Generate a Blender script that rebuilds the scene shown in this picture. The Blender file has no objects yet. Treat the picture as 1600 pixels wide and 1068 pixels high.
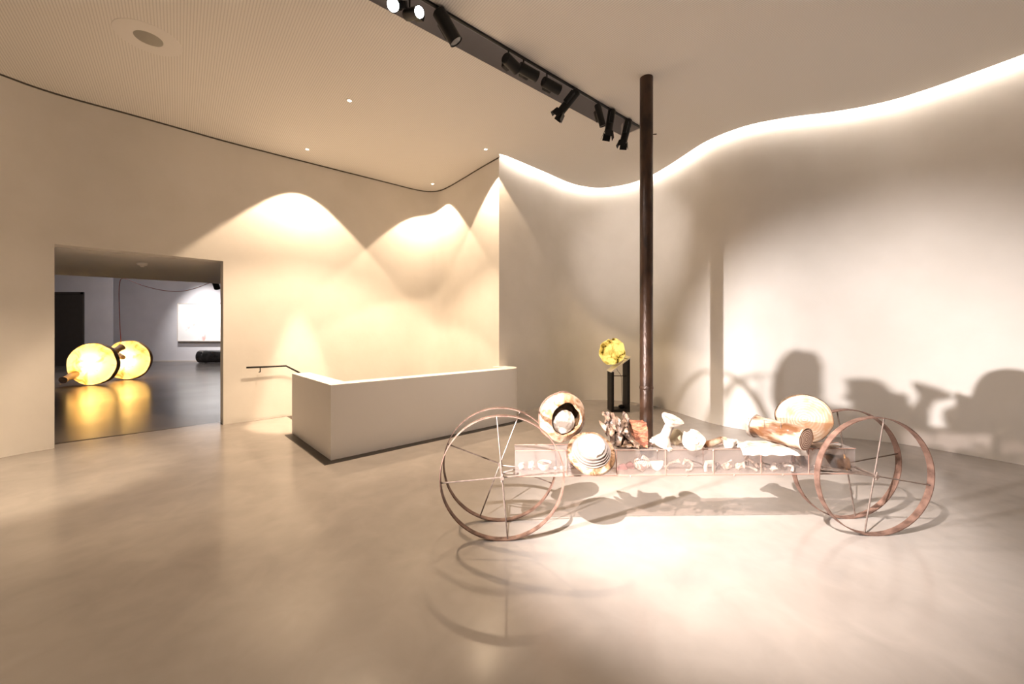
import bpy, bmesh, math, random
from mathutils import Vector, Matrix, noise, Quaternion
random.seed(7)
PI = math.pi
SC = bpy.context.scene
COL = SC.collection
FPX, HOR, EYE, CEIL = 620.0, 515.0, 1.6, 4.8      # focal length in px, horizon row, eye height, ceiling height

# ------------------------------------------------------------------ measuring helpers
def FL(px, py, z=0.0):
    d = (EYE - z) * FPX / (py - HOR)
    return Vector(((px - 800) * d / FPX, d, z))
def CL(px, py, z=CEIL):
    d = (z - EYE) * FPX / (HOR - py)
    return Vector(((px - 800) * d / FPX, d, z))
def AT(px, py, Y):
    return Vector(((px - 800) * Y / FPX, Y, EYE - (py - HOR) * Y / FPX))

# ------------------------------------------------------------------ materials
def nmat(name):
    m = bpy.data.materials.new(name); m.use_nodes = True
    nt = m.node_tree
    return m, nt, nt.nodes['Principled BSDF'], nt.nodes, nt.links
def pmat(name, c1, c2=None, scale=6.0, rough=0.5, metal=0.0, bump=0.0, bscale=None, detail=6, dist=0.0,
         spec=0.5, coat=0.0, p0=0.35, p1=0.65, stretch=None, c3=None):
    m, nt, b, N, L = nmat(name)
    b.inputs['Roughness'].default_value = rough
    b.inputs['Metallic'].default_value = metal
    b.inputs['Specular IOR Level'].default_value = spec
    b.inputs['Coat Weight'].default_value = coat
    b.inputs['Coat Roughness'].default_value = 0.12
    b.inputs['Base Color'].default_value = (*c1, 1)
    tc = N.new('ShaderNodeTexCoord'); src = tc.outputs['Object']
    if stretch:
        mp = N.new('ShaderNodeMapping'); mp.inputs['Scale'].default_value = stretch
        L.new(src, mp.inputs[0]); src = mp.outputs[0]
    if c2:
        n = N.new('ShaderNodeTexNoise'); n.inputs['Scale'].default_value = scale
        n.inputs['Detail'].default_value = detail; n.inputs['Distortion'].default_value = dist
        L.new(src, n.inputs['Vector'])
        r = N.new('ShaderNodeValToRGB')
        r.color_ramp.elements[0].position = p0; r.color_ramp.elements[0].color = (*c1, 1)
        r.color_ramp.elements[1].position = p1; r.color_ramp.elements[1].color = (*c2, 1)
        if c3:
            e = r.color_ramp.elements.new((p0 + p1) / 2); e.color = (*c3, 1)
        L.new(n.outputs['Fac'], r.inputs[0]); L.new(r.outputs[0], b.inputs['Base Color'])
    if bump:
        n2 = N.new('ShaderNodeTexNoise'); n2.inputs['Scale'].default_value = bscale or scale * 3
        n2.inputs['Detail'].default_value = 5
        L.new(src, n2.inputs['Vector'])
        bp = N.new('ShaderNodeBump'); bp.inputs['Strength'].default_value = bump
        bp.inputs['Distance'].default_value = 0.02
        L.new(n2.outputs['Fac'], bp.inputs['Height']); L.new(bp.outputs[0], b.inputs['Normal'])
    return m
def ring_mat(name, c1, c2, scale=20, dist=2.0, rough=0.45, patch=None, p0=0.2, p1=0.8):
    m, nt, b, N, L = nmat(name)
    b.inputs['Roughness'].default_value = rough
    tc = N.new('ShaderNodeTexCoord')
    w = N.new('ShaderNodeTexWave'); w.wave_type = 'RINGS'; w.rings_direction = 'Z'
    w.inputs['Scale'].default_value = scale; w.inputs['Distortion'].default_value = dist
    w.inputs['Detail'].default_value = 3; w.inputs['Detail Scale'].default_value = 1.5
    L.new(tc.outputs['Object'], w.inputs['Vector'])
    r = N.new('ShaderNodeValToRGB')
    r.color_ramp.elements[0].position = p0; r.color_ramp.elements[0].color = (*c1, 1)
    r.color_ramp.elements[1].position = p1; r.color_ramp.elements[1].color = (*c2, 1)
    L.new(w.outputs['Fac'], r.inputs[0])
    out = r.outputs[0]
    if patch:
        n = N.new('ShaderNodeTexNoise'); n.inputs['Scale'].default_value = 9; n.inputs['Detail'].default_value = 4
        L.new(tc.outputs['Object'], n.inputs['Vector'])
        r2 = N.new('ShaderNodeValToRGB')
        r2.color_ramp.elements[0].position = .48; r2.color_ramp.elements[0].color = (0, 0, 0, 1)
        r2.color_ramp.elements[1].position = .68; r2.color_ramp.elements[1].color = (1, 1, 1, 1)
        L.new(n.outputs['Fac'], r2.inputs[0])
        mx = N.new('ShaderNodeMixRGB'); mx.inputs[2].default_value = (*patch, 1)
        L.new(r2.outputs[0], mx.inputs[0]); L.new(out, mx.inputs[1]); out = mx.outputs[0]
    L.new(out, b.inputs['Base Color'])
    return m
def emat(name, c, s):
    m, nt, b, N, L = nmat(name)
    b.inputs['Base Color'].default_value = (*c, 1)
    b.inputs['Emission Color'].default_value = (*c, 1); b.inputs['Emission Strength'].default_value = s
    return m
def clear_mat(name, tint=(.9, .87, .86), gloss=.10, haze=.05):
    """acrylic sheet: light passes straight through, a little tint, haze and mirror gloss"""
    m, nt, b, N, L = nmat(name)
    o = [n for n in N if n.type == 'OUTPUT_MATERIAL'][0]
    t = N.new('ShaderNodeBsdfTransparent'); t.inputs[0].default_value = (*tint, 1)
    g = N.new('ShaderNodeBsdfGlossy'); g.inputs['Roughness'].default_value = .04
    d = N.new('ShaderNodeBsdfDiffuse'); d.inputs[0].default_value = (.9, .84, .8, 1)
    m1 = N.new('ShaderNodeMixShader'); m1.inputs[0].default_value = haze
    L.new(t.outputs[0], m1.inputs[1]); L.new(d.outputs[0], m1.inputs[2])
    f = N.new('ShaderNodeLayerWeight'); f.inputs[0].default_value = .5
    pw = N.new('ShaderNodeMath'); pw.operation = 'POWER'; pw.inputs[1].default_value = 4
    ma = N.new('ShaderNodeMath'); ma.operation = 'MULTIPLY_ADD'; ma.inputs[1].default_value = .5; ma.inputs[2].default_value = .04
    m2 = N.new('ShaderNodeMixShader')
    L.new(f.outputs['Facing'], pw.inputs[0]); L.new(pw.outputs[0], ma.inputs[0]); L.new(ma.outputs[0], m2.inputs[0])
    L.new(m1.outputs[0], m2.inputs[1]); L.new(g.outputs[0], m2.inputs[2]); L.new(m2.outputs[0], o.inputs[0])
    return m
def skin_mat(name, c1, c2, scale=5, c3=None, transl=.8, p0=.3, p1=.6):
    """translucent skin of a lantern, lit by the bulb inside it"""
    m, nt, b, N, L = nmat(name)
    o = [n for n in N if n.type == 'OUTPUT_MATERIAL'][0]
    tc = N.new('ShaderNodeTexCoord')
    n = N.new('ShaderNodeTexNoise'); n.inputs['Scale'].default_value = scale; n.inputs['Detail'].default_value = 5
    n.inputs['Distortion'].default_value = .8
    L.new(tc.outputs['Object'], n.inputs['Vector'])
    r = N.new('ShaderNodeValToRGB')
    r.color_ramp.elements[0].position = p0; r.color_ramp.elements[0].color = (*c1, 1)
    r.color_ramp.elements[1].position = p1; r.color_ramp.elements[1].color = (*c2, 1)
    if c3:
        e = r.color_ramp.elements.new(p0 + (p1 - p0) * .25); e.color = (*c3, 1)
    L.new(n.outputs['Fac'], r.inputs[0])
    t = N.new('ShaderNodeBsdfTranslucent'); L.new(r.outputs[0], t.inputs[0])
    d = N.new('ShaderNodeBsdfDiffuse'); L.new(r.outputs[0], d.inputs[0])
    mx = N.new('ShaderNodeMixShader'); mx.inputs[0].default_value = transl
    L.new(d.outputs[0], mx.inputs[1]); L.new(t.outputs[0], mx.inputs[2]); L.new(mx.outputs[0], o.inputs[0])
    return m

def floor_mat(name, ca, cb, cc, r0, r1, scale=.55):
    m, nt, b, N, L = nmat(name)
    tc = N.new('ShaderNodeTexCoord')
    n1 = N.new('ShaderNodeTexNoise'); n1.inputs['Scale'].default_value = scale; n1.inputs['Detail'].default_value = 7
    n1.inputs['Roughness'].default_value = .55; n1.inputs['Distortion'].default_value = .25
    L.new(tc.outputs['Object'], n1.inputs['Vector'])
    r = N.new('ShaderNodeValToRGB')
    r.color_ramp.elements[0].position = .3; r.color_ramp.elements[0].color = (*ca, 1)
    r.color_ramp.elements[1].position = .72; r.color_ramp.elements[1].color = (*cc, 1)
    e = r.color_ramp.elements.new(.5); e.color = (*cb, 1)
    L.new(n1.outputs['Fac'], r.inputs[0])
    n2 = N.new('ShaderNodeTexNoise'); n2.inputs['Scale'].default_value = 7; n2.inputs['Detail'].default_value = 8; n2.inputs['Distortion'].default_value = 1.0
    mp = N.new('ShaderNodeMapping'); mp.inputs['Scale'].default_value = (.5, .45, 1)
    L.new(tc.outputs['Object'], mp.inputs[0]); L.new(mp.outputs[0], n2.inputs['Vector'])
    mx = N.new('ShaderNodeMixRGB'); mx.blend_type = 'OVERLAY'; mx.inputs[0].default_value = .14
    L.new(r.outputs[0], mx.inputs[1]); L.new(n2.outputs['Fac'], mx.inputs[2]); L.new(mx.outputs[0], b.inputs['Base Color'])
    mr = N.new('ShaderNodeMapRange'); mr.inputs[1].default_value = .3; mr.inputs[2].default_value = .7
    mr.inputs[3].default_value = r0; mr.inputs[4].default_value = r1
    L.new(n1.outputs['Fac'], mr.inputs[0]); L.new(mr.outputs[0], b.inputs['Roughness'])
    bp = N.new('ShaderNodeBump'); bp.inputs['Strength'].default_value = .02; bp.inputs['Distance'].default_value = .01
    L.new(n2.outputs['Fac'], bp.inputs['Height']); L.new(bp.outputs[0], b.inputs['Normal'])
    b.inputs['Specular IOR Level'].default_value = .5
    return m

TRK = Vector((.765, .644, 0)).normalized()          # direction of the lighting slot
TRN = Vector((-.644, .765, 0)).normalized()         # the ceiling grooves run this way
def ceiling_mat():
    m, nt, b, N, L = nmat('grooved_ceiling')
    b.inputs['Roughness'].default_value = .75
    tc = N.new('ShaderNodeTexCoord')
    dp = N.new('ShaderNodeVectorMath'); dp.operation = 'DOT_PRODUCT'; dp.inputs[1].default_value = TRK
    L.new(tc.outputs['Object'], dp.inputs[0])
    mu = N.new('ShaderNodeMath'); mu.operation = 'MULTIPLY'; mu.inputs[1].default_value = 2 * PI / .026
    L.new(dp.outputs['Value'], mu.inputs[0])
    si = N.new('ShaderNodeMath'); si.operation = 'SINE'; L.new(mu.outputs[0], si.inputs[0])
    r = N.new('ShaderNodeValToRGB')
    r.color_ramp.elements[0].position = 0.0; r.color_ramp.elements[0].color = (.72, .69, .65, 1)
    r.color_ramp.elements[1].position = .55; r.color_ramp.elements[1].color = (.88, .85, .80, 1)
    mr = N.new('ShaderNodeMapRange'); mr.inputs[1].default_value = -1; mr.inputs[2].default_value = 1
    L.new(si.outputs[0], mr.inputs[0]); L.new(mr.outputs[0], r.inputs[0]); L.new(r.outputs[0], b.inputs['Base Color'])
    return m

M = dict(
    wall=pmat('wall_plaster', (.76, .73, .68), (.81, .78, .735), 1.3, .8, bump=.12, bscale=7, spec=.2),
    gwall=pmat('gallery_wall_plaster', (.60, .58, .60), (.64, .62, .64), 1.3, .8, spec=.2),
    ceil=ceiling_mat(),
    soffit=pmat('smooth_ceiling_paint', (.86, .83, .79), rough=.8),
    floor=floor_mat('polished_concrete', (.25, .222, .20), (.305, .275, .25), (.355, .323, .296), .15, .26),
    gfloor=floor_mat('dimmed_polished_concrete', (.10, .085, .075), (.14, .12, .105), (.19, .165, .145), .17, .27, .35),  # main floor's concrete in darker colours, standing for its dimmer light
    white=pmat('white_lacquer', (.86, .83, .79), rough=.45, spec=.3),
    slot=pmat('grey_slot_lining', (.42, .41, .42), rough=.5),
    gap=pmat('gap_shade_strip', (.10, .085, .07), rough=.8),
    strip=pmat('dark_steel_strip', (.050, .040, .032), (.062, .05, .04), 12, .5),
    black=pmat('black_metal', (.010, .010, .010), rough=.42, spec=.25),
    blackp=pmat('black_lacquered_steel', (.014, .012, .011), (.02, .018, .016), 20, .5, spec=.2),
    pipe=pmat('rusted_pipe_steel', (.020, .010, .006), (.065, .032, .018), 9, .36, metal=.25, bump=.25, bscale=40, stretch=(1, 1, .35), c3=(.05, .025, .014)),
    rust=pmat('rusted_iron_hoop', (.10, .055, .040), (.21, .125, .095), 14, .55, metal=.2, bump=.25, bscale=60),
    rod=pmat('bare_steel_rod', (.11, .08, .065), (.19, .145, .12), 25, .45, metal=.3),
    copper=pmat('copper_wire', (.40, .23, .18), rough=.35, metal=.35),
    acryl=clear_mat('clear_acrylic'),
    acrylt=clear_mat('hazy_clear_acrylic', (.86, .82, .8), haze=.11),  # lid and bottom sheets: deeper tint, more matt white mixed in
    bleached=pmat('bleached_wood', (.70, .60, .50), (.36, .21, .12), 9, .38, bump=.3, bscale=25, coat=.35, p0=.5, p1=.74),
    bleachw=pmat('chalky_white_wood', (.44, .38, .33), (.15, .10, .065), 13, .5, bump=.35, bscale=34, p0=.46, p1=.74),
    brown=pmat('golden_brown_bark', (.10, .04, .014), (.46, .35, .25), 10, .4, bump=.45, bscale=24, coat=.3, stretch=(1, 1, .4), p0=.42, p1=.60),
    resin=pmat('amber_streaked_resin', (.42, .30, .21), (.09, .04, .018), 10, .22, bump=.3, bscale=20, coat=.6, dist=1.6, p0=.40, p1=.72, c3=(.28, .15, .08)),
    amber=pmat('dark_amber_resin', (.30, .21, .14), (.05, .024, .01), 12, .25, bump=.3, bscale=24, coat=.4, dist=1.6, p0=.40, p1=.64, c3=(.17, .09, .045)),
    taupe=pmat('taupe_turned_wood', (.115, .088, .074), (.16, .125, .105), 22, .6),
    dark=pmat('dark_hollow_wood', (.03, .018, .01), (.14, .08, .04), 20, .45, bump=.5, bscale=40),
    bark=pmat('weathered_driftwood', (.028, .017, .011), (.27, .18, .12), 14, .45, bump=.7, bscale=30, p0=.36, p1=.66, c3=(.10, .062, .042)),
    rblock=pmat('orange_rusted_iron', (.09, .022, .012), (.34, .13, .065), 14, .65, bump=.5, bscale=50, stretch=(1, 1, 2.5)),
    rings=ring_mat('tree_ring_face', (.36, .25, .17), (.48, .38, .29), 15, 5, patch=(.36, .19, .10)),
    ringd=ring_mat('dark_tree_ring_face', (.14, .06, .04), (.48, .36, .28), 20, 1.2),
    bone=pmat('pale_bone', (.52, .42, .34), (.17, .105, .07), 26, .5, bump=.3, bscale=60, p0=.46, p1=.68),
    shell=pmat('white_shell', (.50, .445, .39), (.24, .165, .12), 18, .4, p0=.46, p1=.70),
    grey=pmat('grey_stone', (.15, .115, .10), (.26, .21, .18), 18, .6, bump=.4),
    maroon=pmat('maroon_pottery', (.40, .20, .19), (.48, .27, .25), 14, .5),
    green=ring_mat('pale_green_striped_glaze', (.58, .66, .57), (.90, .92, .86), 30, .6),
    pinkst=ring_mat('pinkish_fossil', (.50, .36, .31), (.80, .68, .60), 30, 2.5),
    beige=pmat('beige_stone', (.50, .42, .28), (.66, .58, .42), 9, .5),
    gold=ring_mat('golden_cut_wood', (.36, .17, .05), (.72, .44, .16), 45, 3.0),
    dkwood=pmat('near_black_wood', (.025, .013, .008), (.09, .05, .03), 16, .5, bump=.4, stretch=(1, 1, .4)),
    plate=pmat('white_painted_plate', (.80, .74, .68), rough=.5),
    lantern=skin_mat('lantern_skin', (.55, .28, .06), (1.0, .84, .48), 3.6, p0=.32, p1=.56),
    stonelamp=skin_mat('yellow_alabaster', (.05, .035, .01), (.94, .87, .50), 5.5, c3=(.5, .38, .13), p0=.34, p1=.52),
    lrim=pmat('brown_lantern_rim', (.20, .11, .05), (.32, .19, .09), 8, .6),
    stick=pmat('grey_brown_log', (.22, .15, .10), (.44, .33, .24), 9, .6, bump=.4, stretch=(1, 1, .3)),
    ddoor=pmat('dark_brown_door', (.045, .035, .028), (.05, .04, .032), 5, .6),
    red=pmat('red_cable_sheath', (.38, .07, .06), rough=.5),
    drum=pmat('black_glossy_drum', (.015, .014, .014), (.03, .028, .028), 4, .18),
    grille=pmat('speaker_grille', (.40, .38, .33), rough=.7),
    canvas=pmat('pale_canvas_red_marks', (.88, .86, .84), (.70, .34, .30), 1.1, .7, detail=9, dist=1.6, p0=.60, p1=.72),
    frame=pmat('pale_picture_frame', (.62, .56, .52), rough=.5),
    led=emat('warm_white_led', (1.0, .88, .78), 95),
    lensw=emat('lit_warm_lens', (1.0, .82, .58), 30),
    lensb=emat('lit_white_lens', (1.0, .95, .88), 60),
    lensd=pmat('unlit_lens', (.16, .16, .17), rough=.12, coat=.5),
)

# ------------------------------------------------------------------ object helpers
def obj(name, bm, mat, parent=None, loc=None, smooth=35):
    bmesh.ops.recalc_face_normals(bm, faces=bm.faces)
    if smooth:
        for f in bm.faces: f.smooth = True
        for e in bm.edges:
            if len(e.link_faces) != 2 or e.calc_face_angle(0) > math.radians(smooth): e.smooth = False
    me = bpy.data.meshes.new(name); bm.to_mesh(me); bm.free()
    o = bpy.data.objects.new(name, me); COL.objects.link(o)
    if mat: me.materials.append(mat)
    if parent: o.parent = parent
    if loc is not None: o.location = loc
    return o
def thing(name, label, cat, loc=(0, 0, 0), rot=None, group=None):
    o = bpy.data.objects.new(name, None); COL.objects.link(o)
    o.empty_display_size = .1; o.location = loc
    if rot is not None:
        if isinstance(rot, Quaternion): o.rotation_mode = 'QUATERNION'; o.rotation_quaternion = rot
        else: o.rotation_euler = rot
    return tag(o, label, cat, group)
def tag(o, label, cat, group=None):
    o['label'] = label; o['category'] = cat
    if group: o['group'] = group
    return o
def struct(name, bm, mat, smooth=35):
    o = obj(name, bm, mat, None, None, smooth); o['kind'] = 'structure'; return o
def toward(d, up=(0, 0, 1)):
    """rotation that turns local +Z to direction d"""
    return Vector(d).to_track_quat('Z', 'Y')

def box(bm, c, s, mat=None):
    r = bmesh.ops.create_cube(bm, size=1)
    m = Matrix.Translation(Vector(c)) @ Matrix.Diagonal((s[0], s[1], s[2], 1))
    if mat is not None: m = mat @ m
    bmesh.ops.transform(bm, matrix=m, verts=r['verts'])
    return r['verts']
def bevel(bm, w, seg=2):
    bmesh.ops.bevel(bm, geom=[e for e in bm.edges if e.calc_face_angle(0) > .6], offset=w, segments=seg, profile=.6, affect='EDGES')
def tube(bm, pts, rad, seg=8, cap=True, closed=False):
    pts = [Vector(p) for p in pts]; n = len(pts)
    if not isinstance(rad, (list, tuple)): rad = [rad] * n
    rings = []; prev = None
    for i, p in enumerate(pts):
        if closed: t = pts[(i + 1) % n] - pts[i - 1]
        else: t = pts[min(i + 1, n - 1)] - pts[max(i - 1, 0)]
        t.normalize()
        if prev is None:
            a = Vector((0, 0, 1)) if abs(t.z) < .9 else Vector((1, 0, 0))
            u = t.cross(a).normalized()
        else:
            u = (prev - t * prev.dot(t)).normalized()
        prev = u; v = t.cross(u)
        rings.append([bm.verts.new(p + (u * math.cos(2 * PI * k / seg) + v * math.sin(2 * PI * k / seg)) * rad[i]) for k in range(seg)])
    m = n if closed else n - 1
    for i in range(m):
        a, b = rings[i], rings[(i + 1) % n]
        for k in range(seg): bm.faces.new((a[k], a[(k + 1) % seg], b[(k + 1) % seg], b[k]))
    if cap and not closed:
        bm.faces.new(rings[0][::-1]); bm.faces.new(rings[-1])
def lathe(bm, prof, seg=40, mat=None, off=(0, 0)):
    rings = []
    for r, z in prof:
        if r < 1e-6: rings.append([bm.verts.new((off[0], off[1], z))])
        else: rings.append([bm.verts.new((off[0] + r * math.cos(2 * PI * k / seg), off[1] + r * math.sin(2 * PI * k / seg), z)) for k in range(seg)])
    for a, b in zip(rings, rings[1:]):
        for k in range(seg):
            k2 = (k + 1) % seg
            if len(a) == 1 and len(b) > 1: bm.faces.new((a[0], b[k2], b[k]))
            elif len(b) == 1 and len(a) > 1: bm.faces.new((a[k], a[k2], b[0]))
            elif len(a) > 1: bm.faces.new((a[k], a[k2], b[k2], b[k]))
    if mat is not None:
        vs = [v for r in rings for v in r]; bmesh.ops.transform(bm, matrix=mat, verts=vs)
def rough(bm, amp, freq, seed=0, verts=None):
    o = Vector((seed * 13.7, seed * 5.1, seed * 3.3))
    for v in (verts or bm.verts):
        p = v.co * freq + o
        v.co += Vector((noise.noise(p), noise.noise(p + Vector((31, 7, 3))), noise.noise(p + Vector((5, 17, 41))))) * amp
def blob(size, amp=.15, freq=2.2, seed=0, sub=3, facet=False):
    bm = bmesh.new(); bmesh.ops.create_icosphere(bm, subdivisions=sub, radius=1)
    o = Vector((seed * 7.3, seed * 2.9, seed * 11.1))
    for v in bm.verts:
        n = v.co.normalized()
        k = 1 + amp * 2 * noise.noise(n * freq + o) + amp * .6 * noise.noise(n * freq * 3 + o)
        if facet: k = min(k, 1.0 + amp * .1)
        v.co = Vector((n.x * size[0] / 2, n.y * size[1] / 2, n.z * size[2] / 2)) * k
    zmin = min(v.co.z for v in bm.verts)
    for v in bm.verts: v.co.z -= zmin
    return bm
def fill_poly(loops, z):
    bm = bmesh.new(); es = []
    for lp in loops:
        vs = [bm.verts.new((p[0], p[1], z)) for p in lp]
        for i in range(len(vs)): es.append(bm.edges.new((vs[i], vs[(i + 1) % len(vs)])))
    bmesh.ops.triangle_fill(bm, use_beauty=True, use_dissolve=False, edges=es)
    return bm
def slab(loops, z0, z1):
    bm = fill_poly(loops, z0)
    r = bmesh.ops.extrude_face_region(bm, geom=bm.faces[:])
    for v in r['geom']:
        if isinstance(v, bmesh.types.BMVert): v.co.z = z1
    return bm
def catmull(pts, n=6):
    out = []; P = [Vector(p) for p in pts]
    for i in range(len(P) - 1):
        p0, p1, p2, p3 = P[max(i - 1, 0)], P[i], P[i + 1], P[min(i + 2, len(P) - 1)]
        for k in range(n):
            t = k / n
            out.append(.5 * ((2 * p1) + (p2 - p0) * t + (2 * p0 - 5 * p1 + 4 * p2 - p3) * t * t + (3 * p1 - p0 - 3 * p2 + p3) * t ** 3))
    out.append(P[-1]); return out
def offset(pts, d):
    """offset a plan polyline to its left by d"""
    out = []; n = len(pts)
    for i, p in enumerate(pts):
        t = (pts[min(i + 1, n - 1)] - pts[max(i - 1, 0)]).normalized()
        out.append(Vector((p.x - t.y * d, p.y + t.x * d)))
    return out
def ribbon(bm, inn, out, z0, z1):
    vs = []
    for a, b in zip(inn, out):
        vs.append([bm.verts.new((a.x, a.y, z0)), bm.verts.new((a.x, a.y, z1)), bm.verts.new((b.x, b.y, z1)), bm.verts.new((b.x, b.y, z0))])
    for p, q in zip(vs, vs[1:]):
        for k in range(4): bm.faces.new((p[k], p[(k + 1) % 4], q[(k + 1) % 4], q[k]))
    bm.faces.new(vs[0]); bm.faces.new(vs[-1][::-1])
V2 = lambda x, y: Vector((x, y))

# ================================================================== THE ROOM
ax = Vector((.735, .678)).normalized(); nx = Vector((-ax.y, ax.x))      # along / into the left wall
DL, DR = V2(-6.18, 5.36), V2(-4.876, 6.70)                             # door jambs on the wall face
DOORH = 2.76
WT = .27
full = catmull([(-7.6, -4.5), (-7.5, -1), (-7.2, 1.5), (-6.9, 3.3), (-6.62, 4.35), (-6.41, 4.93), DL, (-5.66, 5.885), (-5.26, 6.30), DR, (-4.43, 7.11), (-3.64, 7.80), (-2.69, 8.62), (-2.28, 8.98), (-2.02, 9.14), (-1.80, 9.16), (-1.60, 9.06), (-1.36, 8.80), (-1.02, 8.36), (-.63, 7.84), (-.24, 7.35)], 6)
fo = offset(full, WT); fo[-1] = V2(-.24, 7.35 + WT)
iL, iR = 36, 54                                     # indices of the two door jambs
left_curve, lo = full[:iL + 1], fo[:iL + 1]
right_part, ro = full[iR:], fo[iR:]
bm = bmesh.new()
ribbon(bm, left_curve, lo, 0, DOORH)
ribbon(bm, right_part, ro, 0, DOORH)
ribbon(bm, full, fo, DOORH, CEIL + .3)
struct('wall_left', bm, M['wall'])
# the undulating wall on the right
rw = catmull([(-.24, 7.35), (.10, 7.68), (.60, 8.17), (1.10, 8.68), (1.55, 8.98), (2.05, 9.08), (2.60, 8.84), (2.97, 8.36), (3.17, 7.80),
              (3.28, 7.35), (3.43, 6.78), (3.75, 6.34), (4.20, 6.11), (4.73, 5.96), (5.12, 5.80), (5.42, 5.60), (5.64, 5.35), (5.82, 5.08),
              (6.05, 4.70), (6.45, 4.05), (7.0, 3.1), (7.6, 1.6), (7.9, -.4), (7.9, -4.5)], 6)
rwo = offset(rw, WT); rwo[0] = V2(-.24, 7.35 + WT)
bm = bmesh.new(); ribbon(bm, rw, rwo, 0, CEIL + .36)
struct('wall_right', bm, M['wall'])
bm = bmesh.new(); box(bm, (.15, -4.65, 2.4), (15.8, .3, 5.2)); struct('wall_back', bm, M['wall'])

# floor with the stairwell opening
P0 = V2(-2.215, 4.853)
def Q(a, n): return P0 + ax * a + nx * n
outer = [V2(-7.85, -4.6)] + fo + rwo[1:] + [V2(8.15, -4.6)]
hole = [Q(.25, .25), Q(3.08, .25), Q(3.08, 3.14), Q(.25, 3.14)]
o = struct('floor', slab([outer, hole], 0, -.2), M['floor'], 0)
gal = [Q(-4.8, 3.16 + WT), Q(3, 3.16 + WT), V2(-8, 26), V2(-26, 26), V2(-26, 4)]
struct('floor_gallery', slab([gal], -.001, -.2), M['gfloor'], 0)
# stairs going down inside the opening
bm = bmesh.new()
S3 = Matrix(((ax.x, nx.x, 0, P0.x), (ax.y, nx.y, 0, P0.y), (0, 0, 1, 0), (0, 0, 0, 1)))
for k in range(10):
    box(bm, (.25 + .28 * (k + .5), 1.7, -.17 * (k + 1) - .6), (.28, 2.9, 1.2), S3)
struct('trim_stair_steps', bm, M['floor'], 0)
bm = bmesh.new()
box(bm, (1.66, .2, -1.3), (2.9, .1, 2.2), S3); box(bm, (1.66, 3.2, -1.3), (2.9, .1, 2.2), S3); box(bm, (3.13, 1.7, -1.3), (.1, 3.0, 2.2), S3)
struct('wall_stairwell', bm, M['wall'], 0)
# parapet around the opening
arc = [Q(3.0 + .3 * math.sin(t * PI / 16), .3 - .3 * math.cos(t * PI / 16)) for t in range(9)]
arci = [Q(3.0 + .05 * math.sin(t * PI / 16), .3 - .05 * math.cos(t * PI / 16)) for t in range(9)]
inn = [Q(0, 1.76), Q(0, 0)] + arc + [Q(3.3, .56)]
inw = [Q(.25, 1.76), Q(.25, .25)] + arci + [Q(3.05, .56)]
bm = bmesh.new(); ribbon(bm, inn, inw, 0, .924); bevel(bm, .006, 2)
struct('wall_parapet', bm, M['white'])

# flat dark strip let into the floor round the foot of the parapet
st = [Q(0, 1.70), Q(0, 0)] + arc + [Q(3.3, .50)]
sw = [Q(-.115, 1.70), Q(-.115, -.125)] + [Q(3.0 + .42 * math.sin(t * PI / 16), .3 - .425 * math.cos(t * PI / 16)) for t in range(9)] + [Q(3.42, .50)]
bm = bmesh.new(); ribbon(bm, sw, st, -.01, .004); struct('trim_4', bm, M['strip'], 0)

# ceiling: grooved slab, open slot for the spotlights, open cove along the undulating wall
cove = offset(rw, -.13); cove[0] = V2(-.24, 7.35) + V2(-.0, -.13)
T0, T1 = V2(-6.2, -.20), None
tn0 = Vector((CL(668, 0).x, CL(668, 0).y)); td = Vector((TRK.x, TRK.y)); tnn = Vector((TRN.x, TRN.y))
def TQ(a, n): return tn0 + td * a + tnn * n            # a along the slot from the frame's top edge, n across (0 near, .37 far)
TE = 3.72
slot = [TQ(-4.6, 0), TQ(TE, 0), TQ(TE + .05, .04), TQ(TE + .05, .33), TQ(TE, .37), TQ(-4.6, .37)]
couter = [V2(-7.85, -4.6)] + offset(full, .1)[:-1] + cove + [V2(7.77, -4.6)]
struct('ceiling', slab([couter, slot], CEIL, CEIL + .3), M['ceil'], 0)
# slot lining (a trough above the opening) and cove lid
bm = bmesh.new()
prof = [(.004, -.004), (.004, .16), (.04, .25), (.12, .295), (.25, .295), (.33, .25), (.366, .16), (.366, -.004)]
A = [[bm.verts.new((*TQ(a, n), CEIL + .002 + z)) for n, z in prof] for a in (-4.6, TE + .03)]
for k in range(len(prof) - 1): bm.faces.new((A[0][k], A[0][k + 1], A[1][k + 1], A[1][k]))
bm.faces.new(A[1]); bm.faces.new(A[0])
struct('trim_1', bm, M['slot'])
lid = offset(rw, .05); lid2 = offset(rw, -.4); lid[0] = V2(-.24, 7.45); lid2[0] = V2(-.3, 6.9)
bm = bmesh.new(); ribbon(bm, lid2, lid, CEIL + .305, CEIL + .36); struct('trim_2', bm, M['wall'])
# dark strip, coloured as the shade in the gap between left wall and ceiling
g1 = offset(full, -.006); g1[-1] = full[-1] + V2(-.006, .0)
bm = bmesh.new(); ribbon(bm, g1, full, CEIL - .022, CEIL + .001); struct('trim_3', bm, M['gap'])
# LED strip hidden on the fascia of the cove
c0 = [p for p in cove[1:]]
bm = bmesh.new(); ribbon(bm, offset(c0, .004), offset(c0, .012), CEIL + .13, CEIL + .155)
tag(obj('light_strip', bm, M['led']), 'warm white light strip hidden in the cove along the undulating wall', 'light strip')

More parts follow.
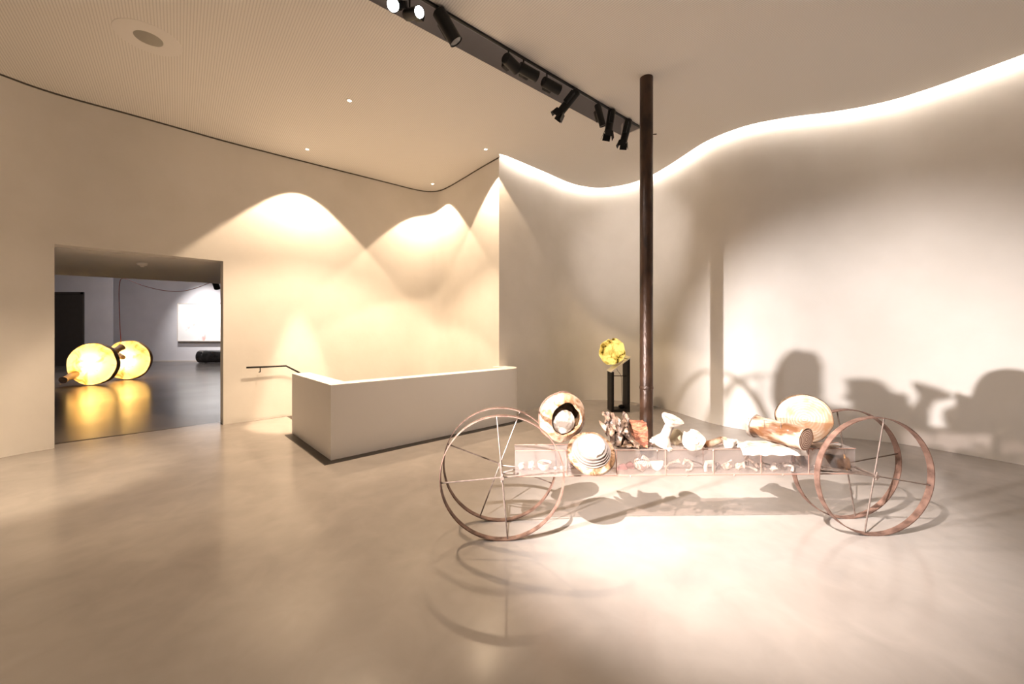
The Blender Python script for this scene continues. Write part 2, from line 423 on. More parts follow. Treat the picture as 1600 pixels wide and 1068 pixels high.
# ================================================================== GALLERY BEHIND THE DOORWAY
bm = bmesh.new()
LQ = [Q(-5.2, 3.16 + WT), Q(2.5, 3.16 + WT), Q(2.5, 7.6), Q(-.65, 7.25), Q(-5.6, 7.95)]
struct('ceiling_gallery_low', slab([LQ], DOORH, CEIL + .3), M['soffit'], 0)
C0, C1 = V2(-25, 19.95), V2(-8.0, 20.35)
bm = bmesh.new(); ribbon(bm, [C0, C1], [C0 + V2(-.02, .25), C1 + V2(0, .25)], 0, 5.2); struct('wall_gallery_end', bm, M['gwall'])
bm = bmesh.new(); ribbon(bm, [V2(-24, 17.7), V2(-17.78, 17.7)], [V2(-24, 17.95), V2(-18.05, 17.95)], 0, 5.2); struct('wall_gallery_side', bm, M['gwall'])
struct('ceiling_gallery', slab([[V2(-24, 8), V2(-10, 9), V2(-7, 12), V2(-7.5, 21), V2(-24, 21)]], 5.2, 5.3), M['soffit'], 0)
bm = bmesh.new(); ribbon(bm, [C0 + V2(.03, -.03), C1 + V2(0, -.03)], [C0, C1], 0, .06); struct('baseboard_gallery', bm, M['frame'])
# tall dark door in the gallery's side wall
dd, dn = V2(1, 0), V2(0, -1)
d1, d0 = V2(-19.07, 17.7), V2(-21.3, 17.7)
bm = bmesh.new(); ribbon(bm, [d0 + dn * .05, d1 + dn * .05], [d0 - dn * .02, d1 - dn * .02], 0.0, 3.28)
D = struct('door_1', bm, M['ddoor'])
bm = bmesh.new()
for p, q in ((d0, d0 + dd * .1), (d1 - dd * .1, d1)): ribbon(bm, [p + dn * .075, q + dn * .075], [p + dn * .045, q + dn * .045], 0, 3.28)
ribbon(bm, [d0 + dn * .075, d1 + dn * .075], [d0 + dn * .045, d1 + dn * .045], 3.18, 3.28)
obj('door_frame', bm, M['ddoor'], D)
# bright canvas
Yc = 20.0
pl, pr = AT(278, 473, Yc), AT(366, 533, Yc)
cx, cz = (pl.x + pr.x) / 2, (pl.z + pr.z) / 2; w, h = pr.x - pl.x, pl.z - pr.z
t = thing('framed_canvas', 'large brightly lit pale canvas with faint red marks on gallery wall', 'painting', (cx, Yc, cz), (0, 0, .0235))
bm = bmesh.new(); box(bm, (0, .02, 0), (w - .08, .03, h - .08)); obj('canvas', bm, M['canvas'], t)
bm = bmesh.new()
box(bm, (0, .02, h / 2 - .02), (w, .08, .04)); box(bm, (0, .02, -h / 2 + .02), (w, .08, .04))
box(bm, (-w / 2 + .02, .02, 0), (.04, .08, h - .08)); box(bm, (w / 2 - .02, .02, 0), (.04, .08, h - .08)); obj('frame', bm, M['frame'], t)
# black drum lying below it
p = FL(318, 566.5)
t = thing('steel_drum', 'black glossy hollow drum lying on gallery floor below the canvas', 'drum', (p.x, p.y, 0), (0, 0, .0235))
bm = bmesh.new()
lathe(bm, [(.24, -.15), (.30, -.16), (.30, .10), (.31, .12), (.30, .14), (.30, 1.1), (.31, 1.12), (.30, 1.14), (.30, 2.1), (.24, 2.09), (.24, -.15)], 40, Matrix.Translation((0, 0, .305)) @ Matrix.Rotation(PI / 2, 4, 'Y'))
obj('shell', bm, M['drum'], t)
# two glowing disc lanterns pierced by logs
def lantern(name, label, px, pyb, r, thick, yaw, seed, sticks, power):
    b = FL(px, pyb)
    v = Vector((-b.x, -b.y, 0)).normalized()
    ang = math.atan2(v.y, v.x) + yaw
    d = Vector((math.cos(ang), math.sin(ang), 0.04)).normalized()
    t = thing(name, label, 'lantern', (b.x, b.y, r), toward(d), 'glowing disc lanterns')
    bm = bmesh.new()
    pr_ = [(0, thick * .60), (r * .35, thick * .57), (r * .65, thick * .52), (r * .85, thick * .44), (r * .95, thick * .34), (r * .985, thick * .2)]
    lathe(bm, pr_, 56); 
    pr2 = [(r * .985, -thick * .2), (r * .95, -thick * .34), (r * .8, -thick * .42), (0, -thick * .5)]
    lathe(bm, pr2, 56)
    rough(bm, .03, 3.5, seed); obj('skin', bm, M['lantern'], t, smooth=60)
    bm = bmesh.new(); lathe(bm, [(r * .97, thick * .24), (r, thick * .19), (r, -thick * .21), (r * .97, -thick * .24), (r * .955, -thick * .2), (r * .955, thick * .19), (r * .97, thick * .24)], 56)
    rough(bm, .02, 3.5, seed); obj('rim', bm, M['lrim'], t, smooth=60)
    for s in sticks:
        R = t.rotation_quaternion.inverted(); o0 = Vector(t.location)
        a, c = R @ (s[0] - o0), R @ (s[1] - o0)
        bm = bmesh.new(); n = 7
        tube(bm, [a.lerp(c, k / (n - 1)) for k in range(n)], [s[2] * (1 + .12 * math.sin(k * 2.1 + seed)) for k in range(n)], 12)
        obj('log_axle' if s[3] else 'peg', bm, M['stick'], t)
    li = bpy.data.lights.new('lantern_bulb', 'POINT'); li.energy = power; li.color = (1, .74, .38); li.shadow_soft_size = .12
    lo_ = bpy.data.objects.new('lantern_bulb', li); COL.objects.link(lo_); lo_.parent = t
    return t
YN = FL(146, 601).y; YF = FL(201, 592.6).y
lantern('disc_lantern', 'nearer glowing yellow disc lantern with log pushed through its low left', 146.5, 601.2, .61, .30, -.58, 2,
        [(AT(98.5, 593.5, YN - .75), AT(124, 581.5, YN - .12), .085, True), (AT(170, 553.5, YN + .25), AT(191, 541.5, YN + .62), .09, True)], 55)
lantern('disc_lantern', 'farther glowing yellow disc lantern standing behind the pierced one', 201, 592.6, .63, .24, -.52, 5,
        [(AT(183, 553, YF - .2), AT(192.5, 558.5, YF - .48), .07, False)], 55)
# red cable looping to the lanterns
pts = [AT(189, 534, YF - .1), AT(187, 500, YF - .15), AT(186, 460, YF - .2), AT(187, 442, 12.4), AT(190, 435.5, 12.3), AT(198, 436, 12.2), AT(222, 445.5, 12), AT(252, 453, 11.7), AT(280, 455, 11.5), AT(304, 450.5, 11.3), AT(329, 441, 11.1)]
bm = bmesh.new(); tube(bm, catmull(pts, 5), .009, 6)
tag(obj('red_cable', bm, M['red']), 'thin red cable looping from lantern up to black gallery spotlight', 'cable')
# smoke detector on the low soffit
p = CL(222, 410.5, DOORH)
t = thing('smoke_detector', 'small white smoke detector on low ceiling just inside doorway', 'smoke detector', (p.x, p.y, DOORH))
bm = bmesh.new(); lathe(bm, [(0, 0), (.075, 0), (.075, -.02), (.06, -.045), (0, -.05)], 24); obj('body', bm, M['white'], t)
bm = bmesh.new(); lathe(bm, [(0, -.049), (.028, -.049), (.024, -.07), (0, -.072)], 20); obj('sensor', bm, M['white'], t)

# ================================================================== STAIR HANDRAIL
def WP(t, off, z): v = DR + ax * t - nx * off; return Vector((v.x, v.y, z))
t = thing('handrail', 'dark bronze handrail bent downward on wall above the stairs', 'handrail', WP(.62, 0, 0))
o0 = Vector(t.location)
for_wall = .20
bm = bmesh.new()
tube(bm, [AT(385, 574, 6.80) - o0, AT(447, 571.4, 7.22) - o0, AT(467, 581.5, 7.37) - o0, AT(487, 598, 7.6) - o0], .016, 10)
obj('rail', bm, M['blackp'], t)
for px, py, Y in ((406.5, 574.2, 6.94), (480, 592, 7.52)):
    a = AT(px, py, Y) - o0
    bm = bmesh.new(); tube(bm, [a, a + Vector((0, 0, -.075)), a + Vector((nx.x * .1, nx.y * .1, -.085))], .008, 8); obj('bracket', bm, M['blackp'], t)

# ================================================================== PIPE COLUMN
pc = V2(1.71, 5.05); PR = .081
t = thing('steel_pipe', 'tall rusty brown steel pipe standing from floor to ceiling behind the wheeled case', 'pipe', (pc.x, pc.y, 0))
bm = bmesh.new(); tube(bm, [(0, 0, z * .24) for z in range(21)], PR, 40); obj('shaft', bm, M['pipe'], t)
bm = bmesh.new()
lathe(bm, [(PR - .002, .84), (PR + .005, .855), (PR + .006, .865), (PR + .004, .88), (PR - .002, .89)], 40, Matrix.Shear('XZ', 4, (0, 0)))
obj('weld_seam', bm, M['pipe'], t)
bm = bmesh.new(); zb = AT(1022, 210, 5.05).z; tube(bm, [(PR - .01, 0, zb), (PR + .045, -.01, zb)], .007, 8); obj('bolt', bm, M['pipe'], t)

# ================================================================== PEDESTAL WITH THE YELLOW STONE LAMP
t = thing('pedestal', 'open black steel frame pedestal with tilted white top by curved wall', 'pedestal', (2.11, 7.865, 0))
w, dpt, th = .36, .33, .05
bm = bmesh.new(); box(bm, (-w / 2 + th / 2, 0, .39), (th, dpt, .78)); obj('upright', bm, M['blackp'], t)
bm = bmesh.new(); box(bm, (w / 2 - th / 2, 0, .52), (th, dpt, 1.04)); obj('upright', bm, M['blackp'], t)
bm = bmesh.new(); box(bm, (0, 0, .025), (w - 2 * th, dpt, .05)); obj('base_plate', bm, M['blackp'], t)
bm = bmesh.new(); tube(bm, [(-w / 2 + .04, -.1, .70), (w / 2 - .04, -.1, .70)], .008, 8); obj('cross_rod', bm, M['blackp'], t)
bm = bmesh.new(); box(bm, (0, 0, 0), (.50, .36, .02)); bevel(bm, .004)
tl = obj('tilted_top', bm, M['plate'], t, (0.005, 0, .925)); tl.rotation_euler = (0, -math.atan2(.27, .36), 0); tl['label'] = 'white tilted plate'
bm = bmesh.new(); tube(bm, catmull([(-.03, .02, .88), (-.02, .02, .80), (.04, .02, .72), (.07, .03, .62), (.075, .03, .40), (.08, .02, .2), (.07, 0, .10)], 4), .004, 6)
obj('power_cord', bm, M['blackp'], t)
bm = blob((.13, .10, .07), .12, 1.5, 3); a_ = obj('power_adapter', bm, M['blackp'], t, (.06, 0, .048))
tilt = Matrix.Rotation(-math.atan2(.27, .36), 3, 'Y')
c = Vector((1.985, 7.86, 1.165))
sroot = thing('stone_lamp', 'glowing yellow faceted stone lamp on tilted white pedestal top', 'lamp', c)
bm = blob((.50, .46, .52), .17, 2.3, 9, 4, True)
for v in bm.verts: v.co.z -= .26
rough(bm, .05, 7, 4)
obj('stone', bm, M['stonelamp'], sroot, smooth=25)
bm = bmesh.new(); lathe(bm, [(0, -.03), (.10, -.03), (.12, 0), (.11, .03), (0, .03)], 24)
ft = obj('foot', bm, M['plate'], sroot, tilt @ Vector((-.02, 0, -.235))); ft.rotation_euler = (0, -math.atan2(.27, .36), 0)
li = bpy.data.lights.new('stone_bulb', 'POINT'); li.energy = 3.2; li.color = (1, .86, .45); li.shadow_soft_size = .08
lo_ = bpy.data.objects.new('stone_bulb', li); COL.objects.link(lo_); lo_.parent = sroot

# ================================================================== THE WHEELED CASE
CX, CY, CA = 1.378, 3.205, .0226
cart = thing('wheeled_case', 'long clear acrylic case on four rusty hoop wheels', 'sculpture', (CX, CY, 0), (0, 0, CA))
CI = (Matrix.Translation((CX, CY, 0)) @ Matrix.Rotation(CA, 4, 'Z')).inverted()
def cl(v): return CI @ Vector(v)
def wheel(X, Y, R, rot, wdt=.052):
    h = bpy.data.objects.new('wheel', None); COL.objects.link(h); h.parent = cart
    h.location = cl((X, Y, R)); h.empty_display_size = .1
    bm = bmesh.new(); S = 96
    MR = Matrix.Rotation(PI / 2, 4, 'X')
    lathe(bm, [(R, -wdt / 2), (R, wdt / 2), (R - .007, wdt / 2), (R - .007, -wdt / 2), (R, -wdt / 2)], S, MR)
    obj('rim', bm, M['rust'], h, smooth=50)
    for k in range(4):
        a = rot + k * PI / 2
        d = Vector((math.cos(a), 0, math.sin(a)))
        bm = bmesh.new(); tube(bm, [d * .012, d * (R - .003)], .0056, 8); obj('spoke', bm, M['rod'], h)
    bm = bmesh.new(); lathe(bm, [(0, -.03), (.014, -.03), (.017, -.02), (.017, .02), (.014, .03), (0, .03)], 16, MR)
    tube(bm, [(-.004, -.02, -.03), (.004, -.02, .035)], .007, 8)
    obj('hub', bm, M['rod'], h)
    return h
wheel(-.075, 3.030, .475, math.radians(5)); wheel(-.10, 3.335, .475, math.radians(-21))
wheel(2.835, 3.105, .460, math.radians(-10)); wheel(2.85, 3.385, .462, math.radians(10))
for X, z in ((-.088, .475), (2.843, .461)):
    bm = bmesh.new(); tube(bm, [cl((X + (.012 if X < 0 else -.008), 3.03 if X < 0 else 3.10, z)), cl((X - .012 if X < 0 else X + .008, 3.34 if X < 0 else 3.39, z))], .009, 10); obj('axle', bm, M['rod'], cart)
ZB, ZT, TH = .463, .656, .006
x0, x1 = -1.355, 1.355; y0, y1 = -.075, .080
def panel(name, c, s, mat=M['acryl']):
    bm = bmesh.new(); box(bm, c, s); return obj(name, bm, mat, cart, smooth=0)
panel('front_panel', (0, y0 + TH / 2, (ZB + ZT) / 2), (x1 - x0, TH, ZT - ZB - 2 * TH))
panel('rear_panel', (0, y1 - TH / 2, (ZB + ZT) / 2), (x1 - x0, TH, ZT - ZB - 2 * TH))
panel('lid_panel', (0, (y0 + y1) / 2, ZT - TH / 2), (x1 - x0, y1 - y0, TH), M['acrylt'])
panel('bottom_panel', (0, (y0 + y1) / 2, ZB + TH / 2), (x1 - x0, y1 - y0, TH), M['acrylt'])
for x in (x0 + TH / 2, x1 - TH / 2): panel('end_panel', (x, (y0 + y1) / 2, (ZB + ZT) / 2), (TH, y1 - y0 - 2 * TH, ZT - ZB - 2 * TH))
rodx = [(px - 800) * 3.13 / FPX - CX for px in (884, 962, 1039, 1114.5, 1190, 1266)]
for x in (rodx[0], (1235 - 800) * 3.17 / FPX - CX, rodx[5]): panel('divider', (x, (y0 + y1) / 2, (ZB + ZT) / 2), (TH, y1 - y0 - 2 * TH, ZT - ZB - 2 * TH))
for x in rodx:
    for y in (y0 - .004, y1 + .004):
        bm = bmesh.new(); tube(bm, [(x, y, ZB - .008), (x, y, ZT + .004)], .0035 if y < 0 else .003, 8); obj('upright_wire', bm, M['copper'], cart)
for y, z in ((y0 - .004, ZB - .006), (y1 + .004, ZB - .006)):
    bm = bmesh.new(); tube(bm, [(x0 - .0, y, z), (x1 + .0, y, z)], .005, 8); obj('bottom_rail', bm, M['copper'], cart)
for y in (y0 - .004, y1 + .004):
    bm = bmesh.new(); tube(bm, [(x0, y, ZT + .001), (x1, y, ZT + .001)], .003, 8); obj('top_rail', bm, M['copper'], cart)
for k in range(9):
    bm = bmesh.new(); bmesh.ops.create_icosphere(bm, subdivisions=2, radius=.007); obj('screw_head', bm, M['copper'], cart, (-.62 + .2 * k + .03 * math.sin(k * 5), y0 - .006, ZB - .01 if k % 2 else ZT - .006))
for y, z in ((y0 + .01, ZB + .012), (y0 + .01, ZB + .045), (y1 - .01, ZB + .02)):
    for s in (-1, 1):
        a = Vector((s * 1.36, y, z)); b_ = cl((-.088 if s < 0 else 2.843, 3.205 + (y - .0) * 1.3, .474 if s < 0 else .462))
        bm = bmesh.new(); tube(bm, [a - Vector((s * .03, 0, 0)), a, b_], .007, 8); obj('strut', bm, M['rod'], cart)
# the near strut on the right reaches the hub
bm = bmesh.new(); tube(bm, [(1.05, y0 - .012, ZB + .022), cl((2.62, 3.10, .485)), cl((2.83, 3.085, .462))], .006, 8); obj('strut', bm, M['rod'], cart)

# ------------------------------------------------------------------ things on and against the case
def axis_thing(name, label, cat, loc, d, group=None): return thing(name, label, cat, loc, toward(Vector(d).normalized()), group)
ZTOP = ZT + .001
# hollow log slice
t = axis_thing('hollow_log_slice', 'large upright hollow log slice with dark cavity at left end of case', 'log slice', AT(880, 652, 3.23), (.34, -.90, -.10))
bm = bmesh.new(); lathe(bm, [(.128, -.075), (.17, -.075), (.196, -.055), (.203, -.02), (.198, .015), (.184, .034), (.162, .040), (.148, .056), (.138, .056), (.130, .04), (.128, -.075)], 56)
rough(bm, .012, 9, 3); obj('rim', bm, M['resin'], t, smooth=50)
bm = bmesh.new(); lathe(bm, [(.129, .035), (.128, .0), (.126, -.06), (0, -.06)], 48); rough(bm, .006, 20, 5); obj('cavity', bm, M['dark'], t)
bm = bmesh.new(); lathe(bm, [(0, .05), (.05, .052), (.088, .046), (.096, .03), (.094, -.055)], 14, None, (-.006, -.026)); rough(bm, .008, 16, 2)
obj('heartwood', bm, M['bleachw'], t, smooth=20)
bm = bmesh.new(); lathe(bm, [(.2, -.05), (.208, -.05), (.209, -.04), (.2, -.038)], 56); rough(bm, .014, 9, 3); obj('edge_band', bm, M['rust'], t)
# stepped slice leaning on the front
t = axis_thing('stepped_log_slice', 'stepped round wood slice leaning on case front below hollow log slice', 'log slice', (.617, 3.085, .648), (-.02, -.64, .77))
bm = bmesh.new(); lathe(bm, [(0, -.022), (.17, -.022), (.188, -.012), (.19, .0), (.183, .012), (.13, .02), (.0, .024)], 56); rough(bm, .010, 11, 8); obj('disc', bm, M['amber'], t, smooth=50)
bm = bmesh.new(); lathe(bm, [(.150, .008), (.150, .026), (.139, .028), (.139, .044), (.128, .046), (.128, .062), (.117, .064), (.115, .085), (.0, .085)], 40, None, (-.005, .0)); rough(bm, .005, 12, 6); obj('stepped_boss', bm, M['taupe'], t)
bm = bmesh.new(); lathe(bm, [(.098, .08), (.101, .09), (.096, .106), (.08, .112), (.0, .116)], 14, None, (-.005, 0)); rough(bm, .006, 15, 4); obj('end_face', bm, M['bleachw'], t, smooth=20)
bm = bmesh.new(); tube(bm, [(0, .07, -.02), (0, .10, -.05)], .006, 8); obj('hook', bm, M['rod'], t)
# driftwood
t = thing('driftwood_piece', 'jagged grey brown driftwood piece standing beside stepped wood slice', 'driftwood', (.835, 3.19, ZTOP))
bm = bmesh.new()
bmesh.ops.create_grid(bm, x_segments=26, y_segments=26, size=.5)
for v in bm.verts:
    s, q = v.co.x + .5, v.co.y + .5
    x = -.105 + .17 * s + .10 * (1 - q) + .02 * math.sin(q * 9); z = .02 + .205 * q - .05 * s * (1 - q) + .03 * math.sin(s * 7) * q
    if q > .8: z += .03 * noise.noise(Vector((s * 9, 3, 0))) * 2
    v.co = Vector((x, -.02 + .05 * math.sin(s * 5 + q * 2) + .04 * noise.noise(Vector((s * 5, q * 5, 1))), z))
r = bmesh.ops.extrude_face_region(bm, geom=bm.faces[:])
for v in r['geom']:
    if isinstance(v, bmesh.types.BMVert): v.co.y += .035
rough(bm, .02, 9, 7); rough(bm, .010, 38, 2)
zm = min(v.co.z for v in bm.verts)
for v in bm.verts: v.co.z -= zm
obj('bark_slab', bm, M['bark'], t, smooth=30)
for i, (a, b_, c_) in enumerate([((-.07, -.03, .10), (-.13, -.02, .22), .016), ((.0, -.04, .03), (.04, -.05, .22), .028), ((.05, -.02, .06), (.10, .0, .02), .03), ((-.03, -.04, .06), (-.05, -.06, .18), .02)]):
    bm = bmesh.new(); n = 9; A_, B_ = Vector(a), Vector(b_)
    tube(bm, [A_.lerp(B_, k / (n - 1)) for k in range(n)], [c_ * (1.1 - .5 * k / n) for k in range(n)], 12); rough(bm, .02, 22, i + 3)
    obj('splinter', bm, M['bark'], t)
bm = blob((.17, .11, .035), .2, 2, 12); obj('curled_base', bm, M['dark'], t, (.07, -.01, 0))
# rust block
t = thing('iron_block', 'orange rusted tapering iron block on case in front of pipe', 'iron block', (1.005, 3.2, ZTOP))
bm = bmesh.new(); vs = box(bm, (0, 0, .115), (.135, .10, .18))
for v in bm.verts:
    if v.co.z < .1: v.co.x = v.co.x * .62 + .028; v.co.z += .02 if v.co.x < .02 else -.024
bmesh.ops.subdivide_edges(bm, edges=bm.edges[:], cuts=7, use_grid_fill=True); rough(bm, .012, 22, 3); obj('block', bm, M['rblock'], t)
bm = bmesh.new(); box(bm, (-.035, 0, .028), (.17, .09, .05))
for v in bm.verts:
    if v.co.z > .03 and v.co.x > 0: v.co.z -= .04
    if v.co.z > .03 and v.co.x < -.0: v.co.z += .03
bmesh.ops.subdivide_edges(bm, edges=bm.edges[:], cuts=5, use_grid_fill=True); rough(bm, .01, 22, 5)
obj('charred_wedge', bm, M['dkwood'], t)
# spindle
t = axis_thing('wooden_spindle', 'white hourglass spindle tilted to the right on the case', 'spindle', (1.205, 3.21, ZTOP + .02), (.31, -.24, .92))
bm = bmesh.new(); lathe(bm, [(0, -.004), (.078, .0), (.084, .010), (.062, .045), (.042, .072), (.037, .08), (.036, .10), (.036, .17), (.038, .178), (.058, .196), (.084, .222), (.090, .236), (.086, .242)], 32); rough(bm, .004, 12, 4); obj('body', bm, M['bleachw'], t)
bm = bmesh.new(); lathe(bm, [(.086, .2425), (.06, .244), (0, .2445)], 32); obj('top_face', bm, M['bone'], t)
for a in (.4, 2.3, 4.4):
    bm = blob((.07, .05, .03), .2, 2, int(a * 10)); rough(bm, .01, 20, 1); obj('root_flare', bm, M['bleachw'], t, (.075 * math.cos(a), .075 * math.sin(a), -.01))
# beige stone
bm = blob((.115, .10, .13), .14, 2, 21, 3, True); tag(obj('stone_chunk', bm, M['beige'], None, (1.345, 3.255, ZTOP)), 'small beige stone chunk behind white spindle on the case', 'stone')
# round white slice
t = axis_thing('wood_slice', 'small white notched wood slice upright at middle of case', 'wood slice', AT(1083.5, 687.5, 3.11), (-.22, -.97, .10))
bm = bmesh.new(); lathe(bm, [(0, .022), (.05, .024), (.08, .018), (.088, .0), (.08, -.02), (0, -.022)], 40)
for v in bm.verts:
    a = math.atan2(v.co.y, v.co.x)
    d_ = abs((a - 2.1 + PI) % (2 * PI) - PI)
    if d_ < .25: v.co.x *= .82; v.co.y *= .82
rough(bm, .014, 14, 11); obj('slice', bm, M['bleachw'], t, smooth=50)
bm = bmesh.new(); lathe(bm, [(0, .027), (.02, .0275), (.028, .024)], 12, None, (.01, .0)); rough(bm, .006, 20, 3); obj('knot', bm, M['bone'], t)
# branch
bm = bmesh.new(); tube(bm, [AT(1100, 691, 3.18), AT(1109, 689.5, 3.19), AT(1118, 687, 3.2), AT(1126, 684, 3.21), AT(1132, 683, 3.22)], [.028, .03, .027, .022, .026], 14)
o = Vector((1.62, 3.2, ZTOP))
for v in bm.verts: v.co -= o
rough(bm, .012, 20, 5); zm = min(v.co.z for v in bm.verts)
for v in bm.verts: v.co.z -= zm
tag(obj('branch_stub', bm, M['brown'], None, o), 'short brown branch stub lying right of white notched slice', 'branch')
# shell bowl
def bowl(r, h, amp, seed):
    bm = bmesh.new(); lathe(bm, [(0, 0), (r * .5, .0), (r * .85, h * .4), (r, h), (r * .93, h * .98), (r * .75, h * .45), (r * .4, h * .16), (0, h * .14)], 28); rough(bm, amp, 14, seed); return bm
bm = bowl(.062, .06, .014, 3); o = obj('shell_bowl', bm, M['shell'], None, (1.735, 3.17, ZTOP + .004)); o.rotation_euler = (0, 0, .4); o.scale = (1.1, .85, 1)
tag(o, 'small cream shell bowl on the case left of golden log', 'shell')
bm = blob((.09, .06, .035), .25, 2, 6); tag(obj('shell_fragment', bm, M['shell'], None, (1.83, 3.15, ZTOP)), 'flat white shell fragment beside cream bowl on the case', 'shell fragment')
# bark sheet under the log
bm = bmesh.new(); bmesh.ops.create_grid(bm, x_segments=30, y_segments=12, size=.5)
for v in bm.verts:
    x, y = v.co.x, v.co.y
    e = 1 + .12 * noise.noise(Vector((x * 7, y * 3, 2)))
    drop = max(0, -y - .36) * .35
    v.co = Vector((x * .50, y * .20 * e, .012 + .012 * noise.noise(Vector((x * 8, y * 5, 0))) - drop))
r = bmesh.ops.extrude_face_region(bm, geom=bm.faces[:])
for v in r['geom']:
    if isinstance(v, bmesh.types.BMVert): v.co.z += .007
tag(obj('bark_sheet', bm, M['shell'], None, (2.05, 3.19, ZTOP + .002)), 'wavy white bark sheet lying under golden log on the case', 'bark sheet')
# golden log
near, far = Vector((2.262, 3.05, .7575)), Vector((2.10, 3.41, .772)); d = (near - far)
t = axis_thing('log', 'golden brown log with ringed cut end lying on the case', 'log', far, d); Ln = d.length
bm = bmesh.new(); n = 14; tube(bm, [(0, 0, Ln * k / (n - 1)) for k in range(n)], [.089 - .003 * math.sin(k * 1.1) for k in range(n)], 36, cap=False); rough(bm, .008, 16, 3); obj('bark', bm, M['brown'], t)
bm = bmesh.new(); lathe(bm, [(0, Ln + .002), (.05, Ln + .003), (.086, Ln - .002), (.09, Ln - .01)], 36); o = obj('cut_face', bm, M['ringd'], t)
bm = bmesh.new(); lathe(bm, [(0, -.03), (.098, -.03), (.102, -.02), (.1, -.004), (0, .0)], 32); rough(bm, .006, 12, 6); obj('end_plate', bm, M['bleachw'], t)
q = t.rotation_quaternion.inverted()
bm = bmesh.new()
def loc_(v): return q @ (Vector(v) - far)
w1, w2, w3 = AT(1169.5, 653, 3.36), AT(1194, 656, 3.25), AT(1220, 659.5, 3.16)
for wv, dz in ((w1, .03), (w2, .055), (w3, .06)): tube(bm, [loc_(wv), loc_(wv - Vector((0, 0, dz)))], .003, 6)
tube(bm, [loc_(w1), loc_(w2), loc_(w3)], .003, 6); obj('wire_frame', bm, M['rod'], t)
# large ringed disc
t = axis_thing('tree_slice', 'large upright round tree slice with rings behind golden log', 'tree slice', (2.43, 3.30, .858), (-.42, -.90, .02))
bm = bmesh.new(); lathe(bm, [(0, .0), (.19, .0), (.201, -.012), (.203, -.035), (.199, -.06), (0, -.062)], 64); rough(bm, .008, 9, 6); obj('rim', bm, M['dark'], t)
bm = bmesh.new(); lathe(bm, [(0, .012), (.1, .011), (.185, .008), (.196, -.002)], 64); rough(bm, .008, 9, 6); o = obj('cut_face', bm, M['rings'], t, smooth=60)
# flat brown bark
bm = blob((.26, .12, .02), .22, 2, 15); tag(obj('bark_flake', bm, M['bark'], None, (2.50, 3.2, ZTOP)), 'flat brown bark flake lying at foot of large tree slice', 'bark')

# ------------------------------------------------------------------ things inside the case
ZI = ZB + TH + .0008
def inside(px, Y=3.2): return Vector(((px - 800) * Y / FPX, Y, ZI))
def put(name, bm, mat, px, label, cat, Y=3.2, rz=0, group=None):
    zm = min(v.co.z for v in bm.verts)
    for v in bm.verts: v.co.z -= zm
    o = obj(name, bm, M[mat], None, inside(px, Y), 40); o.rotation_euler = (0, 0, rz)
    return tag(o, label, cat, group)
def bone_bm(L, r, seed, tip=1.0, bend=.2):
    bm = bmesh.new(); n = 11; pts = []; rad = []
    for k in range(n):
        s = k / (n - 1)
        pts.append((L * (s - .5), bend * L * .3 * math.sin(s * 3), L * bend * math.sin(s * PI)))
        e = max(0, 1 - s / .18) + max(0, 1 - (1 - s) / .18) * tip
        rad.append(r * (.55 + .75 * min(e, 1)))
    tube(bm, pts, rad, 12); rough(bm, r * .5, 30, seed); return bm
# first bay
bm = blob((.05, .05, .055), .22, 3, 31); rough(bm, .01, 40, 2); put('coral_lump', bm, 'bone', 815.5, 'pitted pinkish coral lump at far left inside case', 'coral')
bm = blob((.055, .05, .065), .25, 3, 33); put('white_stone', bm, 'shell', 830, 'lumpy bright white stone inside left bay of case', 'stone')
bm = bowl(.058, .065, .01, 8); put('ceramic_bowl', bm, 'shell', 850.5, 'broken pale ceramic bowl inside left bay of case', 'bowl')
bm = blob((.035, .03, .03), .2, 2, 35); put('pebble', bm, 'bone', 868, 'small pale pebble right of broken bowl inside case', 'pebble')
bm = blob((.03, .03, .034), .2, 2, 36); put('pebble', bm, 'shell', 878.5, 'small white pebble against left divider inside case', 'pebble')
bm = blob((.05, .05, .04), .2, 2, 37); put('grey_stone', bm, 'grey', 893, 'grey stone behind stepped wood slice inside case', 'stone', 3.23)
# second bay: maroon shards, fossil, green half disc
def shard(w, h, seed):
    bm = bmesh.new(); R_ = random.Random(seed); n = 6
    vs = [bm.verts.new((w * .5 * math.cos(PI * k / (n - 1)) * R_.uniform(.85, 1.1), 0, h * math.sin(PI * k / (n - 1)) * R_.uniform(.8, 1.1))) for k in range(n)]
    f = bm.faces.new(vs); r = bmesh.ops.extrude_face_region(bm, geom=[f])
    for v in r['geom']:
        if isinstance(v, bmesh.types.BMVert): v.co.y += .02
    bevel(bm, .004); return bm
put('pottery_shard', shard(.085, .05, 2), 'maroon', 973, 'maroon pottery shard, left one inside second bay of case', 'pottery shard', 3.2, .1)
put('pottery_shard', shard(.075, .055, 5), 'maroon', 984, 'maroon pottery shard leaning beside round pinkish fossil inside case', 'pottery shard', 3.235, -.15)
bm = bmesh.new(); lathe(bm, [(0, .022), (.03, .024), (.06, .014), (.066, 0), (.055, -.018), (0, -.02)], 32); rough(bm, .014, 16, 3)
bmesh.ops.rotate(bm, verts=bm.verts, matrix=Matrix.Rotation(PI / 2 - .5, 3, 'X'))
o = put('spiral_fossil', bm, 'pinkst', 1003, 'round pinkish coiled fossil leaning inside case left of green piece', 'fossil')
bm = bmesh.new(); n = 20
pv = [(.055 * math.cos(a), 0, .075 - .075 * math.sin(a)) for a in [PI * k / n for k in range(n + 1)]]
vs = [bm.verts.new(p) for p in pv]; f = bm.faces.new(vs)
r = bmesh.ops.extrude_face_region(bm, geom=[f])
for v in r['geom']:
    if isinstance(v, bmesh.types.BMVert): v.co.y += .03
bevel(bm, .005)
